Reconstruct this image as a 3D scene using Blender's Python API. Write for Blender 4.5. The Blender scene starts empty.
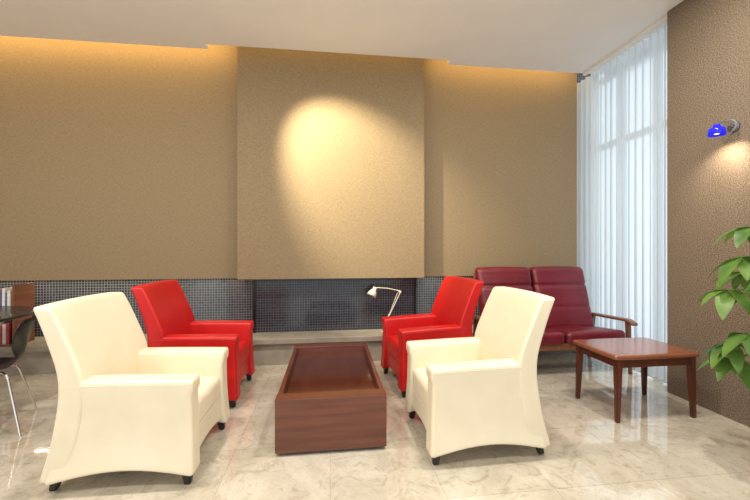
import bpy, bmesh, math, random
from mathutils import Vector, Matrix
random.seed(4)
scene = bpy.context.scene
scene.view_settings.view_transform = 'Standard'
scene.view_settings.look = 'None'
scene.view_settings.exposure = 0.0
COL = scene.collection

# ------------------------------------------------------------------ materials
def new_mat(name):
    m = bpy.data.materials.new(name); m.use_nodes = True
    nt = m.node_tree
    return m, nt, nt.nodes['Principled BSDF']
def node(nt, t, **kw):
    n = nt.nodes.new(t)
    for k, v in kw.items():
        if k in n.inputs: n.inputs[k].default_value = v
        else: setattr(n, k, v)
    return n
def coords(nt, scale=(1,1,1)):
    tc = node(nt, 'ShaderNodeTexCoord'); mp = node(nt, 'ShaderNodeMapping')
    mp.inputs['Scale'].default_value = scale
    nt.links.new(tc.outputs['Object'], mp.inputs['Vector'])
    return mp.outputs['Vector']
def c4(c): return (c[0], c[1], c[2], 1)

def mat_noise(name, c1, c2, scale=20, rough=0.6, bump=0.1, bscale=None, stretch=(1,1,1), spec=0.5, detail=4, dist=0.002, coat=0):
    m, nt, b = new_mat(name)
    v = coords(nt, stretch)
    n = node(nt, 'ShaderNodeTexNoise'); n.inputs['Scale'].default_value = scale; n.inputs['Detail'].default_value = detail
    nt.links.new(v, n.inputs['Vector'])
    r = node(nt, 'ShaderNodeValToRGB')
    r.color_ramp.elements[0].position = 0.35; r.color_ramp.elements[1].position = 0.65
    r.color_ramp.elements[0].color = c4(c1); r.color_ramp.elements[1].color = c4(c2)
    nt.links.new(n.outputs['Fac'], r.inputs['Fac']); nt.links.new(r.outputs['Color'], b.inputs['Base Color'])
    b.inputs['Roughness'].default_value = rough
    b.inputs['Specular IOR Level'].default_value = spec
    b.inputs['Coat Weight'].default_value = coat
    b.inputs['Coat Roughness'].default_value = 0.12
    if bump:
        n2 = node(nt, 'ShaderNodeTexNoise'); n2.inputs['Scale'].default_value = bscale or scale * 4
        nt.links.new(v, n2.inputs['Vector'])
        bp = node(nt, 'ShaderNodeBump'); bp.inputs['Strength'].default_value = bump; bp.inputs['Distance'].default_value = dist
        nt.links.new(n2.outputs['Fac'], bp.inputs['Height']); nt.links.new(bp.outputs['Normal'], b.inputs['Normal'])
    return m

def mat_wood(name, c1, c2, axis=1, rough=0.3, coat=0.3):
    st = [14, 14, 14]; st[axis] = 0.9
    return mat_noise(name, c1, c2, scale=2.2, rough=rough, bump=0.05, stretch=st, coat=coat, detail=6)

M_cream = mat_noise('cream_leather', (0.77,0.69,0.52), (0.81,0.73,0.56), 6, 0.5, 0.25, 260, dist=0.001)
M_red = mat_noise('red_leather', (0.48,0.005,0.006), (0.55,0.008,0.008), 6, 0.42, 0.25, 260, dist=0.001)
M_wine = mat_noise('wine_leather', (0.11,0.006,0.014), (0.16,0.010,0.022), 5, 0.36, 0.3, 90, dist=0.003)
M_foot = mat_noise('dark_foot', (0.012,0.010,0.009), (0.02,0.016,0.014), 20, 0.4, 0)
M_mahog = mat_wood('mahogany', (0.105,0.026,0.012), (0.15,0.042,0.019), 1, 0.2)
M_tray = mat_wood('mahogany_tray', (0.070,0.017,0.009), (0.10,0.027,0.013), 1, 0.08, 0.6)
M_mahogx = mat_wood('mahogany_cross', (0.105,0.026,0.011), (0.15,0.041,0.018), 0, 0.22)
M_sidetop = mat_wood('rosewood_top', (0.20,0.062,0.030), (0.28,0.095,0.048), 0, 0.2, 0.4)
M_sideleg = mat_wood('rosewood_leg', (0.075,0.018,0.009), (0.12,0.03,0.014), 2, 0.35)
M_frame = mat_wood('sofa_wood', (0.14,0.05,0.022), (0.22,0.08,0.036), 1, 0.35)
M_ceil = mat_noise('ceiling_paint', (0.88,0.87,0.855), (0.90,0.89,0.875), 3, 0.9, 0.03)
M_white = mat_noise('white_enamel', (0.58,0.55,0.48), (0.62,0.58,0.50), 3, 0.35, 0)
M_black = mat_noise('black_lacquer', (0.008,0.009,0.011), (0.014,0.015,0.018), 3, 0.25, 0)
M_stone = mat_noise('bench_stone', (0.26,0.23,0.18), (0.33,0.29,0.24), 8, 0.5, 0.1)
M_plasterwarm = mat_noise('side_wall_paint', (0.50,0.40,0.27), (0.54,0.44,0.31), 3, 0.8, 0.05)
M_trunk = mat_noise('bark', (0.16,0.10,0.05), (0.26,0.18,0.10), 18, 0.8, 0.6, 40, dist=0.01)
M_pot = mat_noise('pot_ceramic', (0.55,0.53,0.50), (0.6,0.58,0.55), 4, 0.4, 0)
M_soil = mat_noise('soil', (0.04,0.025,0.015), (0.08,0.05,0.03), 30, 0.95, 0.8)
M_alu = mat_noise('window_aluminium', (0.50,0.52,0.53), (0.55,0.57,0.58), 3, 0.4, 0)

m, nt, b = new_mat('chrome'); b.inputs['Metallic'].default_value = 1; b.inputs['Roughness'].default_value = 0.15; b.inputs['Base Color'].default_value = (0.7,0.7,0.7,1); M_chrome = m

# wall fabric: fine woven grasscloth
def mat_fabric():
    m, nt, b = new_mat('wall_fabric')
    v = coords(nt)
    n1 = node(nt, 'ShaderNodeTexNoise'); n1.inputs['Scale'].default_value = 1.0; n1.inputs['Detail'].default_value = 3
    mp = node(nt, 'ShaderNodeMapping'); mp.inputs['Scale'].default_value = (130, 130, 40); nt.links.new(v, mp.inputs['Vector'])
    mp2 = node(nt, 'ShaderNodeMapping'); mp2.inputs['Scale'].default_value = (30, 30, 170); nt.links.new(v, mp2.inputs['Vector'])
    n2 = node(nt, 'ShaderNodeTexNoise'); n2.inputs['Scale'].default_value = 1.0
    nt.links.new(mp.outputs[0], n1.inputs['Vector']); nt.links.new(mp2.outputs[0], n2.inputs['Vector'])
    a = node(nt, 'ShaderNodeMath', operation='ADD'); nt.links.new(n1.outputs['Fac'], a.inputs[0]); nt.links.new(n2.outputs['Fac'], a.inputs[1])
    h = node(nt, 'ShaderNodeMath', operation='MULTIPLY'); h.inputs[1].default_value = 0.5; nt.links.new(a.outputs[0], h.inputs[0])
    r = node(nt, 'ShaderNodeValToRGB')
    r.color_ramp.elements[0].position = 0.28; r.color_ramp.elements[1].position = 0.72
    r.color_ramp.elements[0].color = (0.185,0.137,0.080,1); r.color_ramp.elements[1].color = (0.315,0.236,0.142,1)
    nt.links.new(h.outputs[0], r.inputs['Fac']); nt.links.new(r.outputs['Color'], b.inputs['Base Color'])
    b.inputs['Roughness'].default_value = 0.8; b.inputs['Specular IOR Level'].default_value = 0.3
    bp = node(nt, 'ShaderNodeBump'); bp.inputs['Strength'].default_value = 0.45; bp.inputs['Distance'].default_value = 0.002
    nt.links.new(h.outputs[0], bp.inputs['Height']); nt.links.new(bp.outputs['Normal'], b.inputs['Normal'])
    return m
M_fabric = mat_fabric()

def mat_tiles(name, w, h, mortar, ca, cb, cm, rough, swizzle=None, marb=True, bump=0.3):
    m, nt, b = new_mat(name)
    v = coords(nt)
    vec = v
    if swizzle:
        s = node(nt, 'ShaderNodeSeparateXYZ'); c = node(nt, 'ShaderNodeCombineXYZ')
        nt.links.new(v, s.inputs[0]); nt.links.new(s.outputs[swizzle[0]], c.inputs[0]); nt.links.new(s.outputs[swizzle[1]], c.inputs[1])
        vec = c.outputs[0]
    br = node(nt, 'ShaderNodeTexBrick'); br.offset = 0.0; br.squash = 1.0
    br.inputs['Scale'].default_value = 1.0; br.inputs['Mortar Size'].default_value = mortar
    br.inputs['Mortar Smooth'].default_value = 0.2
    br.inputs['Brick Width'].default_value = w; br.inputs['Row Height'].default_value = h
    br.inputs['Color1'].default_value = c4(ca); br.inputs['Color2'].default_value = c4(cb); br.inputs['Mortar'].default_value = c4(cm)
    br.inputs['Bias'].default_value = 0.0
    nt.links.new(vec, br.inputs['Vector'])
    out = br.outputs['Color']
    if marb:
        for sc_, di, lo, p0, p1 in ((2.0, 1.2, (0.80,0.78,0.75,1), 0.38, 0.60), (6.0, 2.4, (0.80,0.78,0.75,1), 0.37, 0.48), (38.0, 0.4, (0.92,0.91,0.89,1), 0.38, 0.52)):
            n = node(nt, 'ShaderNodeTexNoise'); n.inputs['Scale'].default_value = sc_; n.inputs['Detail'].default_value = 9; n.inputs['Distortion'].default_value = di; n.inputs['Roughness'].default_value = 0.68
            nt.links.new(v, n.inputs['Vector'])
            r = node(nt, 'ShaderNodeValToRGB'); r.color_ramp.elements[0].position = p0; r.color_ramp.elements[1].position = p1
            r.color_ramp.elements[0].color = lo; r.color_ramp.elements[1].color = (1,1,1,1)
            nt.links.new(n.outputs['Fac'], r.inputs['Fac'])
            mx = node(nt, 'ShaderNodeMix', data_type='RGBA', blend_type='MULTIPLY'); mx.inputs['Factor'].default_value = 1
            nt.links.new(out, mx.inputs['A']); nt.links.new(r.outputs['Color'], mx.inputs['B']); out = mx.outputs['Result']
    nt.links.new(out, b.inputs['Base Color'])
    b.inputs['Roughness'].default_value = rough
    if marb:
        b.inputs['IOR'].default_value = 1.6
        b.inputs['Coat Weight'].default_value = 0.8; b.inputs['Coat Roughness'].default_value = 0.03
    bp = node(nt, 'ShaderNodeBump'); bp.inputs['Strength'].default_value = bump; bp.inputs['Distance'].default_value = 0.001; bp.invert = True
    nt.links.new(br.outputs['Fac'], bp.inputs['Height']); nt.links.new(bp.outputs['Normal'], b.inputs['Normal'])
    return m
M_floor = mat_tiles('marble_tiles', 0.6, 0.6, 0.0016, (0.60,0.56,0.475), (0.69,0.645,0.55), (0.42,0.385,0.32), 0.07, bump=0.15)
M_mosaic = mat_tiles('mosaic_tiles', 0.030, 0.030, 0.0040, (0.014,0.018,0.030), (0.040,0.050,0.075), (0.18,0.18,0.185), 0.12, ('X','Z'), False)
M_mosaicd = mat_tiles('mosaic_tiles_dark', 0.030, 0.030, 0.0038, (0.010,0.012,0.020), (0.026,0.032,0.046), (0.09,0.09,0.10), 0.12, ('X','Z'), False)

# granular pillar stone
def mat_granite():
    m, nt, b = new_mat('hammered_granite')
    v = coords(nt)
    vo = node(nt, 'ShaderNodeTexVoronoi'); vo.inputs['Scale'].default_value = 150; nt.links.new(v, vo.inputs['Vector'])
    n = node(nt, 'ShaderNodeTexNoise'); n.inputs['Scale'].default_value = 130; n.inputs['Detail'].default_value = 4; nt.links.new(v, n.inputs['Vector'])
    r = node(nt, 'ShaderNodeValToRGB'); r.color_ramp.elements[0].position = 0.36; r.color_ramp.elements[1].position = 0.68
    r.color_ramp.elements[0].color = (0.075,0.055,0.038,1); r.color_ramp.elements[1].color = (0.33,0.255,0.18,1)
    nt.links.new(n.outputs['Fac'], r.inputs['Fac']); nt.links.new(r.outputs['Color'], b.inputs['Base Color'])
    b.inputs['Roughness'].default_value = 0.8
    a = node(nt, 'ShaderNodeMath', operation='ADD'); nt.links.new(vo.outputs['Distance'], a.inputs[0]); nt.links.new(n.outputs['Fac'], a.inputs[1])
    bp = node(nt, 'ShaderNodeBump'); bp.inputs['Strength'].default_value = 0.5; bp.inputs['Distance'].default_value = 0.004
    nt.links.new(a.outputs[0], bp.inputs['Height']); nt.links.new(bp.outputs['Normal'], b.inputs['Normal'])
    return m
M_granite = mat_granite()

def mat_sheer():
    m, nt, b = new_mat('sheer_curtain')
    nt.nodes.remove(b); out = nt.nodes['Material Output']
    tr = node(nt, 'ShaderNodeBsdfTranslucent'); tr.inputs['Color'].default_value = (0.90,0.95,0.98,1)
    df = node(nt, 'ShaderNodeBsdfDiffuse'); df.inputs['Color'].default_value = (0.84,0.91,0.96,1)
    tp = node(nt, 'ShaderNodeBsdfTransparent')
    m1 = node(nt, 'ShaderNodeMixShader'); m1.inputs[0].default_value = 0.25
    nt.links.new(tr.outputs[0], m1.inputs[1]); nt.links.new(df.outputs[0], m1.inputs[2])
    v = coords(nt, (1, 400, 1)); n = node(nt, 'ShaderNodeTexNoise'); n.inputs['Scale'].default_value = 1.0; nt.links.new(v, n.inputs['Vector'])
    mr = node(nt, 'ShaderNodeMapRange'); mr.inputs['To Min'].default_value = 0.50; mr.inputs['To Max'].default_value = 0.80
    nt.links.new(n.outputs['Fac'], mr.inputs['Value'])
    m2 = node(nt, 'ShaderNodeMixShader'); nt.links.new(mr.outputs['Result'], m2.inputs[0])
    nt.links.new(tp.outputs[0], m2.inputs[1]); nt.links.new(m1.outputs[0], m2.inputs[2])
    nt.links.new(m2.outputs[0], out.inputs['Surface'])
    return m
M_sheer = mat_sheer()
def mat_glass():
    m, nt, b = new_mat('window_glass'); nt.nodes.remove(b); out = nt.nodes['Material Output']
    tp = node(nt, 'ShaderNodeBsdfTransparent'); tp.inputs['Color'].default_value = (0.95,0.98,1,1)
    gl = node(nt, 'ShaderNodeBsdfGlossy'); gl.inputs['Roughness'].default_value = 0.02
    mx = node(nt, 'ShaderNodeMixShader'); mx.inputs[0].default_value = 0.05
    nt.links.new(tp.outputs[0], mx.inputs[1]); nt.links.new(gl.outputs[0], mx.inputs[2]); nt.links.new(mx.outputs[0], out.inputs['Surface'])
    return m
M_glass = mat_glass()
m, nt, b = new_mat('blue_glass'); b.inputs['Base Color'].default_value = (0.01,0.01,0.5,1); b.inputs['Roughness'].default_value = 0.1
b.inputs['Emission Color'].default_value = (0.03,0.03,1,1); b.inputs['Emission Strength'].default_value = 0.5; M_blue = m
m, nt, b = new_mat('lamp_glow'); b.inputs['Emission Color'].default_value = (0.7,0.7,1,1); b.inputs['Emission Strength'].default_value = 4; M_glow = m
m, nt, b = new_mat('clear_acrylic'); b.inputs['Base Color'].default_value = (0.75,0.78,0.85,1); b.inputs['Roughness'].default_value = 0.1; b.inputs['Transmission Weight'].default_value = 0.85; M_acryl = m
def mat_leaf():
    m, nt, b = new_mat('leaf')
    v = coords(nt); n = node(nt, 'ShaderNodeTexNoise'); n.inputs['Scale'].default_value = 5; nt.links.new(v, n.inputs['Vector'])
    r = node(nt, 'ShaderNodeValToRGB'); r.color_ramp.elements[0].color = (0.045,0.13,0.020,1); r.color_ramp.elements[1].color = (0.19,0.33,0.065,1)
    r.color_ramp.elements[0].position = 0.3; r.color_ramp.elements[1].position = 0.7
    nt.links.new(n.outputs['Fac'], r.inputs['Fac']); nt.links.new(r.outputs['Color'], b.inputs['Base Color'])
    b.inputs['Roughness'].default_value = 0.4
    tr = node(nt, 'ShaderNodeBsdfTranslucent'); nt.links.new(r.outputs['Color'], tr.inputs['Color'])
    mx = node(nt, 'ShaderNodeMixShader'); mx.inputs[0].default_value = 0.3
    nt.links.new(b.outputs[0], mx.inputs[1]); nt.links.new(tr.outputs[0], mx.inputs[2]); nt.links.new(mx.outputs[0], nt.nodes['Material Output'].inputs['Surface'])
    return m
M_leaf = mat_leaf()

# ------------------------------------------------------------------ geometry helpers
def link(name, me, mat=None, parent=None, loc=(0,0,0), rot=(0,0,0), smooth=False):
    o = bpy.data.objects.new(name, me); COL.objects.link(o)
    if mat: me.materials.append(mat)
    o.location = loc; o.rotation_euler = rot
    if parent: o.parent = parent
    if smooth:
        for p in me.polygons: p.use_smooth = True
    return o
def empty(name, loc=(0,0,0), rz=0):
    e = bpy.data.objects.new(name, None); COL.objects.link(e); e.location = loc; e.rotation_euler = (0,0,rz); e.empty_display_size = 0.1
    return e
def boxes(name, lst, mat, parent=None, bevel=0.0, seg=2):
    bm = bmesh.new()
    for lo, hi in lst:
        lo = Vector(lo); hi = Vector(hi); c = (lo+hi)/2; s = hi-lo
        r = bmesh.ops.create_cube(bm, size=1)
        for v in r['verts']: v.co = Vector((v.co.x*s.x, v.co.y*s.y, v.co.z*s.z)) + c
    if bevel: bmesh.ops.bevel(bm, geom=bm.edges[:], offset=bevel, segments=seg, profile=0.5, affect='EDGES')
    me = bpy.data.meshes.new(name); bm.to_mesh(me); bm.free()
    return link(name, me, mat, parent)
def box(name, lo, hi, mat, parent=None, bevel=0.0, seg=2):
    return boxes(name, [(lo,hi)], mat, parent, bevel, seg)
def axis_list(s, r, k, m):
    h = s/2; out = []
    for i in range(k+1):
        out.append(-(h-r) - r*math.tan(math.radians(45)*(1-i/k)))
    for i in range(1, m): out.append(-(h-r) + 2*(h-r)*i/m)
    for i in range(k+1):
        out.append((h-r) + r*math.tan(math.radians(45)*(i/k)))
    return out
def rbox(name, size, r, mat, parent=None, center=(0,0,0), fn=None, k=4, m=10, mz=None, rot=None, loc=(0,0,0)):
    """rounded box surface grid with optional deform fn(x,y,z)->(x,y,z)"""
    sx, sy, sz = size
    A = [axis_list(sx,r,k,m), axis_list(sy,r,k,m), axis_list(sz,r,k,mz or m)]
    H = (sx/2-r, sy/2-r, sz/2-r)
    bm = bmesh.new(); cache = {}
    def vert(i,j,l):
        key = (i,j,l)
        if key in cache: return cache[key]
        p = Vector((A[0][i], A[1][j], A[2][l]))
        inner = Vector([max(-H[a], min(H[a], p[a])) for a in range(3)])
        d = p-inner
        q = inner + (d.normalized()*r if d.length > 1e-9 else d)
        q += Vector(center)
        if fn: q = Vector(fn(q.x,q.y,q.z))
        v = bm.verts.new(q); cache[key] = v; return v
    n = [len(a)-1 for a in A]
    def face(vs):
        try: bm.faces.new(vs)
        except ValueError: pass
    for i in range(n[0]):
        for j in range(n[1]):
            face([vert(i,j,0),vert(i,j+1,0),vert(i+1,j+1,0),vert(i+1,j,0)])
            face([vert(i,j,n[2]),vert(i+1,j,n[2]),vert(i+1,j+1,n[2]),vert(i,j+1,n[2])])
    for i in range(n[0]):
        for l in range(n[2]):
            face([vert(i,0,l),vert(i+1,0,l),vert(i+1,0,l+1),vert(i,0,l+1)])
            face([vert(i,n[1],l),vert(i,n[1],l+1),vert(i+1,n[1],l+1),vert(i+1,n[1],l)])
    for j in range(n[1]):
        for l in range(n[2]):
            face([vert(0,j,l),vert(0,j,l+1),vert(0,j+1,l+1),vert(0,j+1,l)])
            face([vert(n[0],j,l),vert(n[0],j+1,l),vert(n[0],j+1,l+1),vert(n[0],j,l+1)])
    bmesh.ops.recalc_face_normals(bm, faces=bm.faces[:])
    me = bpy.data.meshes.new(name); bm.to_mesh(me); bm.free()
    o = link(name, me, mat, parent, loc, rot or (0,0,0), smooth=True)
    return o
def tube(name, pts, rad, mat, parent=None, smooth=True, cyclic=False, radii=None, res=6):
    cu = bpy.data.curves.new(name, 'CURVE'); cu.dimensions = '3D'; cu.bevel_depth = rad; cu.bevel_resolution = res; cu.use_fill_caps = True
    sp = cu.splines.new('POLY'); sp.points.add(len(pts)-1)
    for i, p in enumerate(pts):
        sp.points[i].co = (p[0],p[1],p[2],1)
        if radii: sp.points[i].radius = radii[i]
    sp.use_cyclic_u = cyclic; sp.use_smooth = True
    cu.materials.append(mat)
    o = bpy.data.objects.new(name, cu); COL.objects.link(o)
    if parent: o.parent = parent
    dg = bpy.context.evaluated_depsgraph_get(); me = bpy.data.meshes.new_from_object(o.evaluated_get(dg))
    par = o.parent; bpy.data.objects.remove(o)
    me.name = name
    o2 = bpy.data.objects.new(name, me); COL.objects.link(o2); o2.parent = par
    for p in me.polygons: p.use_smooth = True
    return o2
def lathe(name, prof, mat, parent=None, loc=(0,0,0), rot=(0,0,0), seg=32):
    bm = bmesh.new(); rings = []
    for r, z in prof:
        rings.append([bm.verts.new((r*math.cos(2*math.pi*i/seg), r*math.sin(2*math.pi*i/seg), z)) for i in range(seg)])
    for a, b_ in zip(rings, rings[1:]):
        for i in range(seg): bm.faces.new([a[i], a[(i+1)%seg], b_[(i+1)%seg], b_[i]])
    for ring, flip in ((rings[0], True), (rings[-1], False)):
        if prof[0 if flip else -1][0] > 1e-4:
            bm.faces.new(list(reversed(ring)) if flip else ring)
    bmesh.ops.remove_doubles(bm, verts=bm.verts[:], dist=1e-5)
    bmesh.ops.recalc_face_normals(bm, faces=bm.faces[:])
    me = bpy.data.meshes.new(name); bm.to_mesh(me); bm.free()
    o = link(name, me, mat, parent, loc, rot)
    for p in me.polygons: p.use_smooth = len(p.vertices) == 4
    return o
def leg(name, p0, p1, s0, s1, mat, parent):
    bm = bmesh.new()
    def ring(p, s): return [bm.verts.new((p[0]+a*s/2, p[1]+b_*s/2, p[2])) for a, b_ in ((-1,-1),(1,-1),(1,1),(-1,1))]
    a = ring(p1, s1); t = ring(p0, s0)
    bm.faces.new(a[::-1]); bm.faces.new(t)
    for i in range(4): bm.faces.new([a[i], a[(i+1)%4], t[(i+1)%4], t[i]])
    bmesh.ops.bevel(bm, geom=bm.edges[:], offset=min(s0,s1)*0.15, segments=2, affect='EDGES')
    me = bpy.data.meshes.new(name); bm.to_mesh(me); bm.free()
    return link(name, me, mat, parent)
def interp(pts, z):
    if z <= pts[0][0]: return pts[0][1]
    if z >= pts[-1][0]: return pts[-1][1]
    for i in range(len(pts)-1):
        if pts[i][0] <= z <= pts[i+1][0]:
            z0,x0 = pts[i]; z1,x1 = pts[i+1]
            m0 = ((x1-pts[i-1][1])/(z1-pts[i-1][0])) if i > 0 else (x1-x0)/(z1-z0)
            m1 = ((pts[i+2][1]-x0)/(pts[i+2][0]-z0)) if i+2 < len(pts) else (x1-x0)/(z1-z0)
            h = z1-z0; t = (z-z0)/h
            return (2*t**3-3*t**2+1)*x0 + (t**3-2*t**2+t)*h*m0 + (-2*t**3+3*t**2)*x1 + (t**3-t**2)*h*m1

# ------------------------------------------------------------------ room shell
CH = 3.41
XL, XR = -5.0, 3.6
YB = -2.5
floor = box('floor', (XL, YB, -0.1), (XR, 4.6, 0.0), M_floor)
ceiling = boxes('ceiling', [((XL, YB, CH), (XR, 3.93, CH+0.12)), ((XL, 3.93, CH), (-1.29, 4.03, CH+0.12)), ((1.35, 3.93, CH), (XR, 4.03, CH+0.12))], M_ceil)
box('ceiling_cove', (XL, 3.85, 3.78), (XR, 4.6, 3.88), M_ceil)
box('ceiling_cove_riser', (XL, 3.80, CH+0.12), (XR, 3.85, 3.88), M_ceil)
box('wall_back', (XL, 4.45, 0.0), (XR, 4.6, 3.78), M_mosaic)
box('wall_back_panel', (XL, 4.30, 0.94), (-1.045, 4.45, 3.78), M_fabric)
box('wall_back_panel', (1.125, 4.30, 0.94), (3.17, 4.45, 3.78), M_fabric)
box('wall_back_centre_panel', (-1.02, 4.14, 0.94), (1.10, 4.45, 3.78), M_fabric)
box('wall_left', (XL-0.1, YB, 0.0), (XL, 4.6, 3.88), M_plasterwarm)
box('wall_right_pillar', (3.0, 0.4, 0.0), (3.6, 2.88, CH), M_granite)
box('wall_right', (3.3, YB, 0.0), (3.6, 0.4, CH), M_plasterwarm)
# stone bench
bench = empty('stone_bench')
box('slab', (XL, 4.02, 0.24), (3.08, 4.45, 0.30), M_stone, bench, 0.006)
box('front', (XL, 4.07, 0.0), (3.08, 4.45, 0.24), M_stone, bench)
# dark fire screen niche
scr = empty('fireplace_screen')
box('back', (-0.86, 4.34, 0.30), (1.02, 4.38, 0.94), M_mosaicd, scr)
box('jamb_1', (-0.89, 4.32, 0.30), (-0.86, 4.45, 0.94), M_black, scr)
box('jamb_2', (1.02, 4.32, 0.30), (1.05, 4.45, 0.94), M_black, scr)
box('lintel', (-0.89, 4.32, 0.90), (1.05, 4.345, 0.94), M_black, scr)

# window
win = empty('window_1')
wx = 3.36
for i, y in enumerate((2.90, 3.36, 3.82, 4.27)):
    box('mullion_%d' % (i+1), (wx, y-0.03, 0.02), (wx+0.06, y+0.03, CH), M_alu, win)
for i, z in enumerate((0.04, 2.55, CH-0.04)):
    box('rail_%d' % (i+1), (wx+0.005, 2.88, z-0.035), (wx+0.055, 4.30, z+0.035), M_alu, win)
box('glass', (wx+0.025, 2.88, 0.02), (wx+0.03, 4.30, CH), M_glass, win)
box('trim_1', (3.04, 2.89, CH-0.03), (3.075, 4.02, CH), M_ceil)
# sheer curtain
def curtain():
    bm = bmesh.new(); N = 420; rows = 12; g = []
    y0, y1 = 2.90, 4.28
    for i in range(N+1):
        t = i/N; y = y0+(y1-y0)*t
        ph = 2*math.pi*t*17 + 0.6*math.sin(t*9)
        col = []
        for j in range(rows+1):
            z = 0.02+(CH-0.03)*j/rows
            amp = 0.034*(1+0.2*math.sin(t*23))*(0.75+0.25*(1-j/rows))
            x = 3.165 + amp*math.sin(ph) + 0.006*math.sin(2*ph+j*0.2)
            col.append(bm.verts.new((x, y+0.010*math.sin(ph*2), z)))
        g.append(col)
    for i in range(N):
        for j in range(rows): bm.faces.new([g[i][j], g[i+1][j], g[i+1][j+1], g[i][j+1]])
    me = bpy.data.meshes.new('sheer_curtain'); bm.to_mesh(me); bm.free()
    return link('sheer_curtain', me, M_sheer, smooth=True)
curtain()

# ------------------------------------------------------------------ armchairs
def armchair(name, loc, rz, mat):
    e = empty(name, loc, rz)
    rear = [(0.05,-0.755),(0.30,-0.69),(0.58,-0.665),(0.80,-0.725),(1.0,-0.800)]
    def backfn(x,y,z):
        th = 1.0 if z < 0.55 else 1.0-0.28*(z-0.55)/0.43
        xr = interp(rear, z)
        w = 1.0
        if z < 0.5: w = 1.0+0.03*(0.5-z)/0.45
        if z > 0.6: w = 1.0-0.02*(z-0.6)/0.4
        top = max(0, (z-0.9)/0.08)
        zz = z + 0.012 - 0.006*top*(abs(y)/0.34)**2
        bow = 0.018*(1-(y/0.34)**2)*min(1,max(0,(z-0.4)/0.3))
        if x > 0: bow = -bow*1.2
        else: bow = -bow*0.8
        return (xr + (x+0.065)*th + bow, y*w, zz)
    rbox('backrest', (0.13,0.676,0.92), 0.022, mat, e, (0,0,0.52), backfn, m=12, mz=18)
    for s, nm in ((1,'arm_left'),(-1,'arm_right')):
        def armfn(x,y,z,s=s):
            t = -x/0.70; zt = (z-0.06)/0.53
            L = 0.65+0.07*(1-zt)**1.5
            xx = -t*L + 0.02*(1-zt)**2*(1-t)
            if zt > 0.85: xx += 0.012*(1-t)
            zz = z + (0.055*math.sin(math.pi*min(1,max(0,t))))*(1-zt)**2 + (0.014*math.sin(math.pi*0.5*min(1,max(0,t)))-0.012)*zt
            yy = y + s*(0.018*(1-zt)**2) - s*0.014*math.sin(math.pi*zt)*1.0
            return (xx, yy, zz)
        rbox(nm, (0.70,0.125,0.53), 0.022, mat, e, (-0.35, s*0.277, 0.325), armfn, m=14)
        pts = []
        for i in range(25):
            t = i/24; p = armfn(-0.70*(0.03+0.92*t), s*0.3385, 0.565); pts.append((p[0],p[1]-s*0.001,p[2]))
        tube(nm+'_seam', pts, 0.0035, mat, e)
        pts = []
        for i in range(21):
            t = i/20; p = armfn(-0.022, s*0.3385, 0.09+0.475*t); pts.append((p[0],p[1]-s*0.001,p[2]))
        tube(nm+'_front_seam', pts, 0.003, mat, e)
    def seatfn(x,y,z):
        crown = 0.018*(1-(y/0.215)**2)*(1-((x+0.30)/0.31)**2) if z > 0.36 else 0
        return (x, y, z+crown - 0.02*((-x)/0.6) )
    rbox('seat_cushion', (0.62,0.43,0.17), 0.045, mat, e, (-0.315,0,0.335), seatfn)
    def aprfn(x,y,z):
        zz = z + 0.05*max(0,1-(y/0.30)**2)*max(0,(0.27-z)/0.20)
        return (x, y, zz)
    rbox('front_apron', (0.06,0.47,0.20), 0.02, mat, e, (-0.045,0,0.17), aprfn)
    box('base', (-0.66,-0.26,0.12), (-0.05,0.26,0.26), mat, e)
    k = 0
    for x,y in ((-0.035,0.29),(-0.035,-0.29),(-0.69,0.27),(-0.69,-0.27)):
        k += 1
        sx = 0.01 if x > -0.3 else -0.03
        leg('foot_%d'%k, (x,y,0.10), (x+sx,y*1.02,0.0), 0.055, 0.034, M_foot, e)
    return e
armchair('white_armchair', (-0.745, 2.39, 0), math.radians(-1), M_cream)
armchair('white_armchair', (0.595, 2.39, 0), math.radians(181), M_cream)
armchair('red_armchair', (-0.755, 3.34, 0), math.radians(0), M_red)
armchair('red_armchair', (0.575, 3.36, 0), math.radians(187), M_red)

# ------------------------------------------------------------------ coffee table
ct = empty('coffee_table', (0.01, 2.92, 0))
hx, hy, H = 0.35, 0.64, 0.356
box('end_near', (-hx,-hy,0.02), (hx,-hy+0.10,H), M_mahogx, ct, 0.006)
box('end_far', (-hx,hy-0.10,0.02), (hx,hy,H), M_mahogx, ct, 0.006)
box('side_1', (-hx+0.004,-hy+0.08,0.02), (-hx+0.034,hy-0.08,H-0.003), M_mahog, ct, 0.004)
box('side_2', (hx-0.034,-hy+0.08,0.02), (hx-0.004,hy-0.08,H-0.003), M_mahog, ct, 0.004)
box('tray', (-hx+0.025,-hy+0.08,0.26), (hx-0.025,hy-0.08,0.300), M_tray, ct)
box('plinth', (-hx+0.05,-hy+0.05,0.0), (hx-0.05,hy-0.05,0.06), M_foot, ct)

# ------------------------------------------------------------------ side table
st = empty('side_table', (2.43, 2.64, 0))
rbox('top', (0.72,0.50,0.036), 0.017, M_sidetop, st, (0,0,0.482), lambda x,y,z: (x*(1-0.02*(y/0.25)**2), y*(1-0.03*(x/0.36)**2), z), m=12)
box('apron_1', (-0.29,-0.215,0.40), (0.29,-0.195,0.465), M_sideleg, st, 0.003)
box('apron_2', (-0.29,0.195,0.40), (0.29,0.215,0.465), M_sideleg, st, 0.003)
box('apron_3', (-0.315,-0.19,0.40), (-0.295,0.19,0.465), M_sideleg, st, 0.003)
box('apron_4', (0.295,-0.19,0.40), (0.315,0.19,0.465), M_sideleg, st, 0.003)
k = 0
for a in (-1,1):
    for b_ in (-1,1):
        k += 1
        leg('leg_%d'%k, (a*0.305,b_*0.205,0.466), (a*0.318,b_*0.215,0.0), 0.048, 0.030, M_sideleg, st)

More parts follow.
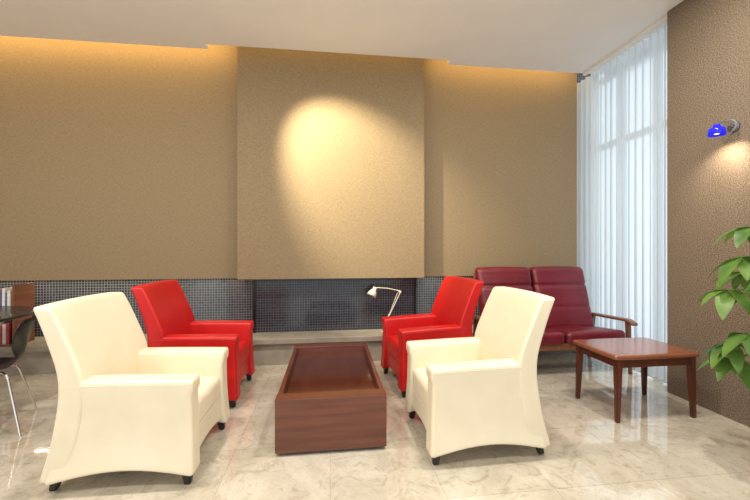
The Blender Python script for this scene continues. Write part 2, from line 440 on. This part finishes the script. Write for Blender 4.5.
# ------------------------------------------------------------------ wine two-seat sofa (faces -Y)
so = empty('leather_sofa', (2.33, 3.30, 0))
for i, cx in enumerate((-0.335, 0.335)):
    def sfn(x,y,z,cx=cx):
        crown = 0.025*(1-((x-cx)/0.33)**2)*(1-((y-0.31)/0.31)**2) if z > 0.36 else 0
        return (x, y, z+crown-0.08*(y/0.6))
    rbox('seat_cushion_%d'%(i+1), (0.655,0.62,0.14), 0.05, M_wine, so, (cx,0.31,0.385), sfn)
    def bfn(x,y,z,cx=cx):
        t = (z-0.38)/0.68
        f = 1-((x-cx)/0.33)**2
        groove = 0.020*math.exp(-((z-0.86)/0.018)**2) + 0.008*math.exp(-((z-0.62)/0.02)**2)
        puff = 0.025*f*math.sin(math.pi*min(1,max(0,t)))
        front = y < 0.50
        yy = y + 0.20*t
        if front: yy += groove - puff
        return (x*1.0, yy, z + (0.010*f if z > 1.0 else 0))
    rbox('back_cushion_%d'%(i+1), (0.650,0.13,0.68), 0.045, M_wine, so, (cx,0.50,0.72), bfn, m=12, mz=44)
box('front_rail', (-0.70,0.02,0.27), (0.70,0.05,0.335), M_frame, so, 0.006)
box('rear_rail', (-0.70,0.52,0.24), (0.70,0.55,0.30), M_frame, so, 0.006)
box('top_rail', (-0.68,0.69,0.93), (0.68,0.715,1.0), M_frame, so, 0.006)
for i in range(7):
    x = -0.6+0.2*i
    tube('slat_%d'%(i+1), [(x,0.54,0.28),(x,0.70,0.96)], 0.009, M_frame, so)
for s, nm in ((-1,'a'),(1,'b')):
    X = s*0.715
    leg('front_leg_'+nm, (X,0.06,0.53), (X,0.03,0.0), 0.042, 0.030, M_frame, so)
    leg('rear_leg_'+nm, (X,0.55,0.53), (X,0.62,0.0), 0.042, 0.030, M_frame, so)
    box('side_rail_'+nm, (X-0.013,0.05,0.25), (X+0.013,0.58,0.30), M_frame, so, 0.004)
    def afn(x,y,z,X=X):
        t = (y+0.02)/0.70
        w = 0.75+0.55*math.sin(math.pi*min(1,max(0,(1-t)*0.75)))
        return (X+(x-X)*w, y, z-0.035*t - 0.03*max(0,(0.12-t)/0.12)**2)
    rbox('armrest_'+nm, (0.066,0.72,0.030), 0.013, M_frame, so, (X,0.33,0.550), afn)

# ------------------------------------------------------------------ desk lamp on bench
dl = empty('desk_lamp', (0.66, 4.14, 0.30))
lathe('base', [(0.0,0.0),(0.070,0.0),(0.070,0.018),(0.055,0.028),(0.012,0.032),(0.010,0.06),(0.0,0.06)], M_white, dl)
tube('lower_arm', [(0,0,0.05),(0.01,0,0.18),(0.02,0,0.22)], 0.006, M_white, dl)
tube('middle_arm_a', [(0.02,-0.012,0.20),(0.15,-0.012,0.47)], 0.005, M_white, dl)
tube('middle_arm_b', [(0.02,0.012,0.20),(0.125,0.012,0.47)], 0.0035, M_white, dl)
tube('upper_arm', [(0.16,0,0.485),(0.0,0,0.520),(-0.15,0,0.530)], 0.005, M_white, dl)
lathe('joint', [(0,-0.018),(0.015,-0.018),(0.015,0.018),(0,0.018)], M_white, dl, (0.148,0,0.478), (math.radians(90),0,0), 16)
lathe('shade', [(0.056,0.0),(0.052,0.03),(0.034,0.070),(0.024,0.080),(0.022,0.11),(0.0,0.112),(0.0,0.108),(0.019,0.106),(0.021,0.078),(0.031,0.067),(0.048,0.03),(0.053,0.0)], M_white, dl, (-0.19,-0.01,0.435), (math.radians(-12),math.radians(28),0))

# ------------------------------------------------------------------ bookcase with books, left
bc = empty('bookcase', (-3.62, 4.16, 0.30))
box('side_1', (-0.47,-0.12,0), (-0.45,0.13,0.62), M_frame, bc); box('side_2', (0.45,-0.12,0), (0.47,0.13,0.62), M_frame, bc)
for i,z in enumerate((0.0,0.32)): box('shelf_%d'%(i+1), (-0.45,-0.12,z), (0.45,0.13,z+0.02), M_frame, bc)
bm = bmesh.new()
cols = [(0.5,0.05,0.04),(0.55,0.5,0.42),(0.08,0.1,0.2),(0.6,0.58,0.55),(0.35,0.04,0.06),(0.12,0.12,0.12)]
bmats = [mat_noise('book_cloth_%d'%i, c, tuple(x*1.15 for x in c), 30, 0.6, 0) for i,c in enumerate(cols)]
for z0 in (0.02, 0.34):
    x = -0.44
    while x < 0.40:
        w = random.uniform(0.018,0.04); h = random.uniform(0.19,0.26); d = random.uniform(0.15,0.19)
        r = bmesh.ops.create_cube(bm, size=1)
        for v in r['verts']: v.co = Vector((x+w/2+v.co.x*(w-0.002), -0.10+d/2+v.co.y*d, z0+h/2+v.co.z*h))
        mi = random.randrange(6)
        for f in {f for v in r['verts'] for f in v.link_faces}: f.material_index = mi
        x += w
me = bpy.data.meshes.new('books'); bm.to_mesh(me); bm.free()
for q in bmats: me.materials.append(q)
link('books', me, None, bc)

# ------------------------------------------------------------------ dark round table + shell chair (left edge)
rt = empty('round_table', (-3.15, 3.30, 0))
lathe('top', [(0,0.705),(0.58,0.705),(0.60,0.715),(0.60,0.725),(0.59,0.732),(0,0.732)], M_black, rt, seg=64)
lathe('column', [(0.035,0.03),(0.035,0.70),(0.09,0.705)], M_chrome, rt)
lathe('foot', [(0,0),(0.28,0),(0.28,0.012),(0.05,0.035),(0,0.035)], M_chrome, rt, seg=48)
def shell_chair(name, loc, rz):
    e = empty(name, loc, rz)
    prof = [(0.22,0.425),(0.20,0.445),(0.12,0.452),(0.0,0.445),(-0.10,0.440),(-0.165,0.455),(-0.20,0.50),(-0.22,0.57),(-0.24,0.66),(-0.265,0.74),(-0.285,0.79)]
    wid = [0.155,0.19,0.215,0.215,0.19,0.14,0.105,0.13,0.205,0.215,0.15]
    bm = bmesh.new(); g = []
    for i,(x,z) in enumerate(prof):
        row = []
        for j in range(9):
            s = -1+2*j/8; w = wid[i]
            up = 0.02*s*s if i < 5 else 0
            fw = 0.05*s*s if i > 6 else 0
            row.append(bm.verts.new((x+fw, s*w, z+up)))
        g.append(row)
    for i in range(len(g)-1):
        for j in range(8): bm.faces.new([g[i][j], g[i][j+1], g[i+1][j+1], g[i+1][j]])
    me = bpy.data.meshes.new('seat_shell'); bm.to_mesh(me); bm.free()
    o = link('seat_shell', me, M_black, e, smooth=True)
    s = o.modifiers.new('sol','SOLIDIFY'); s.thickness = 0.010; s.offset = 0
    s = o.modifiers.new('sub','SUBSURF'); s.levels = 2; s.render_levels = 2
    k = 0
    for a in (-1,1):
        for b_ in (-1,1):
            k += 1
            tube('leg_%d'%k, [(a*0.03,b_*0.05,0.425),(a*0.12,b_*0.10,0.42),(a*0.145,b_*0.125,0.405),(a*0.16,b_*0.14,0.37),(a*0.24,b_*0.235,0.0)], 0.0075, M_chrome, e)
    lathe('hub', [(0,0.415),(0.07,0.415),(0.07,0.437),(0,0.437)], M_black, e)
    return e
shell_chair('black_shell_chair', (-2.43,2.86,0), math.radians(206))

# ------------------------------------------------------------------ blue wall sconce on pillar
sc = empty('wall_sconce', (3.0, 2.34, 2.20))
lathe('wall_plate', [(0,0),(0.04,0),(0.04,0.010),(0.02,0.016),(0,0.016)], M_acryl, sc, (0,0,0), (0,math.radians(-90),0))
tube('arm', [(-0.012,0,0.0),(-0.05,0,0.03),(-0.09,0,0.035),(-0.13,0,0.02),(-0.15,0,0.0)], 0.005, M_chrome, sc)
ring = [(-0.05+0.0, 0.05*math.cos(a), 0.05*math.sin(a)) for a in [2*math.pi*i/32 for i in range(32)]]
tube('acrylic_ring', ring, 0.005, M_acryl, sc, cyclic=True)
lathe('shade', [(0.022,0.035),(0.048,0.020),(0.054,-0.03),(0.051,-0.03),(0.044,0.016),(0.02,0.030)], M_blue, sc, (-0.15,0,-0.040))
lathe('cap', [(0,0.022),(0.020,0.018),(0.024,0),(0,0)], M_blue, sc, (-0.15,0,-0.008))
lathe('bulb', [(0,-0.02),(0.015,-0.015),(0.018,0),(0.012,0.02),(0,0.025)], M_glow, sc, (-0.15,0,-0.045))

# ------------------------------------------------------------------ potted plant (right edge)
pl = empty('potted_money_tree', (2.62, 1.55, 0))
lathe('pot', [(0,0),(0.13,0),(0.17,0.02),(0.20,0.34),(0.19,0.345),(0.175,0.33),(0.165,0.29),(0,0.29)], M_pot, pl)
lathe('soil', [(0,0.30),(0.168,0.30),(0.168,0.291),(0,0.291)], M_soil, pl)
for q in range(3):
    pts = []
    for i in range(24):
        t = i/23; a = t*5+q*2.094; r = 0.03*(1-0.4*t)
        pts.append((r*math.cos(a), r*math.sin(a), 0.28+0.85*t))
    tube('trunk_%d'%(q+1), pts, 0.022, M_trunk, pl, radii=[1.2-0.5*i/23 for i in range(24)])
bm = bmesh.new()
def leaflet(bm, base, direc, L):
    d = Vector(direc).normalized()
    side = d.cross(Vector((0,0,1)));  side = side.normalized() if side.length > 0.05 else Vector((0,1,0))
    nrm = side.cross(d).normalized()
    W = L*0.19; n = 8; rows = []
    p = Vector(base); dd = d.copy()
    for i in range(n+1):
        t = i/n
        w = W*(math.sin(math.pi*min(1,(t**0.8)))**0.8 if 0 < t < 1 else 0.02)
        c = p.copy()
        rows.append([bm.verts.new(c - side*w + nrm*w*0.25), bm.verts.new(c), bm.verts.new(c + side*w + nrm*w*0.25)])
        dd = (dd + Vector((0,0,-0.15))).normalized(); p = p + dd*(L/n)
    for a, b_ in zip(rows, rows[1:]):
        bm.faces.new([a[0],a[1],b_[1],b_[0]]); bm.faces.new([a[1],a[2],b_[2],b_[1]])
clusters = [(-0.20,0.30,1.24),(-0.12,0.30,1.42),(-0.24,0.34,1.04),(-0.22,0.34,0.72),(-0.05,0.25,1.05),(0.05,-0.1,1.45),(-0.2,-0.2,1.30),(0.0,0.1,1.62),
            (-0.15,-0.30,1.05),(0.08,-0.25,1.2),(-0.28,0.05,1.15),(0.06,0.2,1.3),(-0.02,0.42,1.14),(-0.12,0.40,0.60),(-0.26,0.22,0.80)]
for ci,(x,y,z) in enumerate(clusters):
    start = Vector((0,0,min(1.12,max(0.70,z-0.15)))); end = Vector((x,y,z)); mid = (start+end)/2+Vector((0,0,0.07))
    tube('stem_%d'%(ci+1), [start, (start+mid)/2+Vector((0,0,0.02)), mid, (mid+end)/2+Vector((0,0,0.015)), end], 0.0045, M_leaf, pl)
    n = 7; off = random.random()*6
    for i in range(n):
        a = off+2*math.pi*i/n
        dx = math.cos(a)*0.9
        leaflet(bm, end, (dx, math.sin(a)*0.9, random.uniform(-0.5,0.15)), random.uniform(0.17,0.235)*(0.8 if dx > 0.3 else 1))
me = bpy.data.meshes.new('foliage'); bm.to_mesh(me); bm.free()
link('foliage', me, M_leaf, pl, smooth=True)

# ------------------------------------------------------------------ lights
def area(name, loc, size, power, color, rot=(0,0,0), sy=None, shape=None, parent=None):
    l = bpy.data.lights.new(name, 'AREA'); l.energy = power; l.color = color; l.size = size
    if sy: l.shape = 'RECTANGLE'; l.size_y = sy
    elif shape: l.shape = shape
    o = bpy.data.objects.new(name, l); COL.objects.link(o); o.location = loc; o.rotation_euler = rot
    if parent: o.parent = parent
    return o
NEU = (1.0,0.92,0.80)
for (x,y) in [(-3.2,2.0),(-1.2,2.1),(0.9,2.1),(2.1,1.9),(-3.0,0.4),(-1.0,0.2),(1.2,0.2)]:  # fill lights added out of view to brighten the room, ringed like fixtures
    d = empty('added_ceiling_fill', (x,y,CH))
    lathe('added_trim_ring', [(0.07,-0.001),(0.09,-0.001),(0.09,-0.008),(0.07,-0.008),(0.07,-0.001)], M_white, d)
    area('lamp', (0,0,-0.012), 0.14, 38, NEU, shape='DISK', parent=d)  # added area light, the fill itself
area('cove_strip_light', (-3.05, 4.07, 3.66), 3.9, 26, (1.0,0.66,0.26), (math.radians(35),0,0), 0.03)
area('cove_strip_light', (2.15, 4.07, 3.66), 1.9, 9, (1.0,0.66,0.26), (math.radians(35),0,0), 0.03)
area('cove_strip_light', (0.05, 4.0, 3.66), 2.0, 3.0, (1.0,0.66,0.26), (math.radians(20),0,0), 0.03)
area('niche_strip_light', (-3.0, 4.36, 0.93), 3.9, 7, (1.0,0.86,0.62), (0,0,0), 0.03)
area('niche_strip_light', (2.0, 4.36, 0.93), 1.7, 3, (1.0,0.86,0.62), (0,0,0), 0.03)
def spot(name, loc, target, power, angle, blend, color, rad=0.02):
    l = bpy.data.lights.new(name,'SPOT'); l.energy = power; l.spot_size = math.radians(angle); l.spot_blend = blend; l.color = color; l.shadow_soft_size = rad
    o = bpy.data.objects.new(name,l); COL.objects.link(o); o.location = loc
    o.rotation_euler = (Vector(target)-Vector(loc)).to_track_quat('-Z','Y').to_euler()
    return o
spot('accent_spotlight', (-0.75,3.10,3.39), (0.22,4.14,2.16), 800, 56, 0.8, (1.0,0.89,0.62), 0.05)
spot('sconce_spotlight', (2.85,2.34,2.13), (2.99,2.36,1.7), 20, 125, 0.9, (1.0,0.84,0.62))

# world: bright overcast daylight
w = bpy.data.worlds.new('world'); scene.world = w; w.use_nodes = True
bg = w.node_tree.nodes['Background']; bg.inputs['Color'].default_value = (0.86,0.94,1.0,1); bg.inputs['Strength'].default_value = 1.5

# ------------------------------------------------------------------ camera
cam = bpy.data.cameras.new('camera'); cam.lens = 36*360/750; cam.sensor_width = 36; cam.shift_y = -0.004
co = bpy.data.objects.new('camera', cam); COL.objects.link(co)
co.location = (0,0,1.3); co.rotation_euler = (math.radians(90),0,math.radians(-7.1))
scene.camera = co
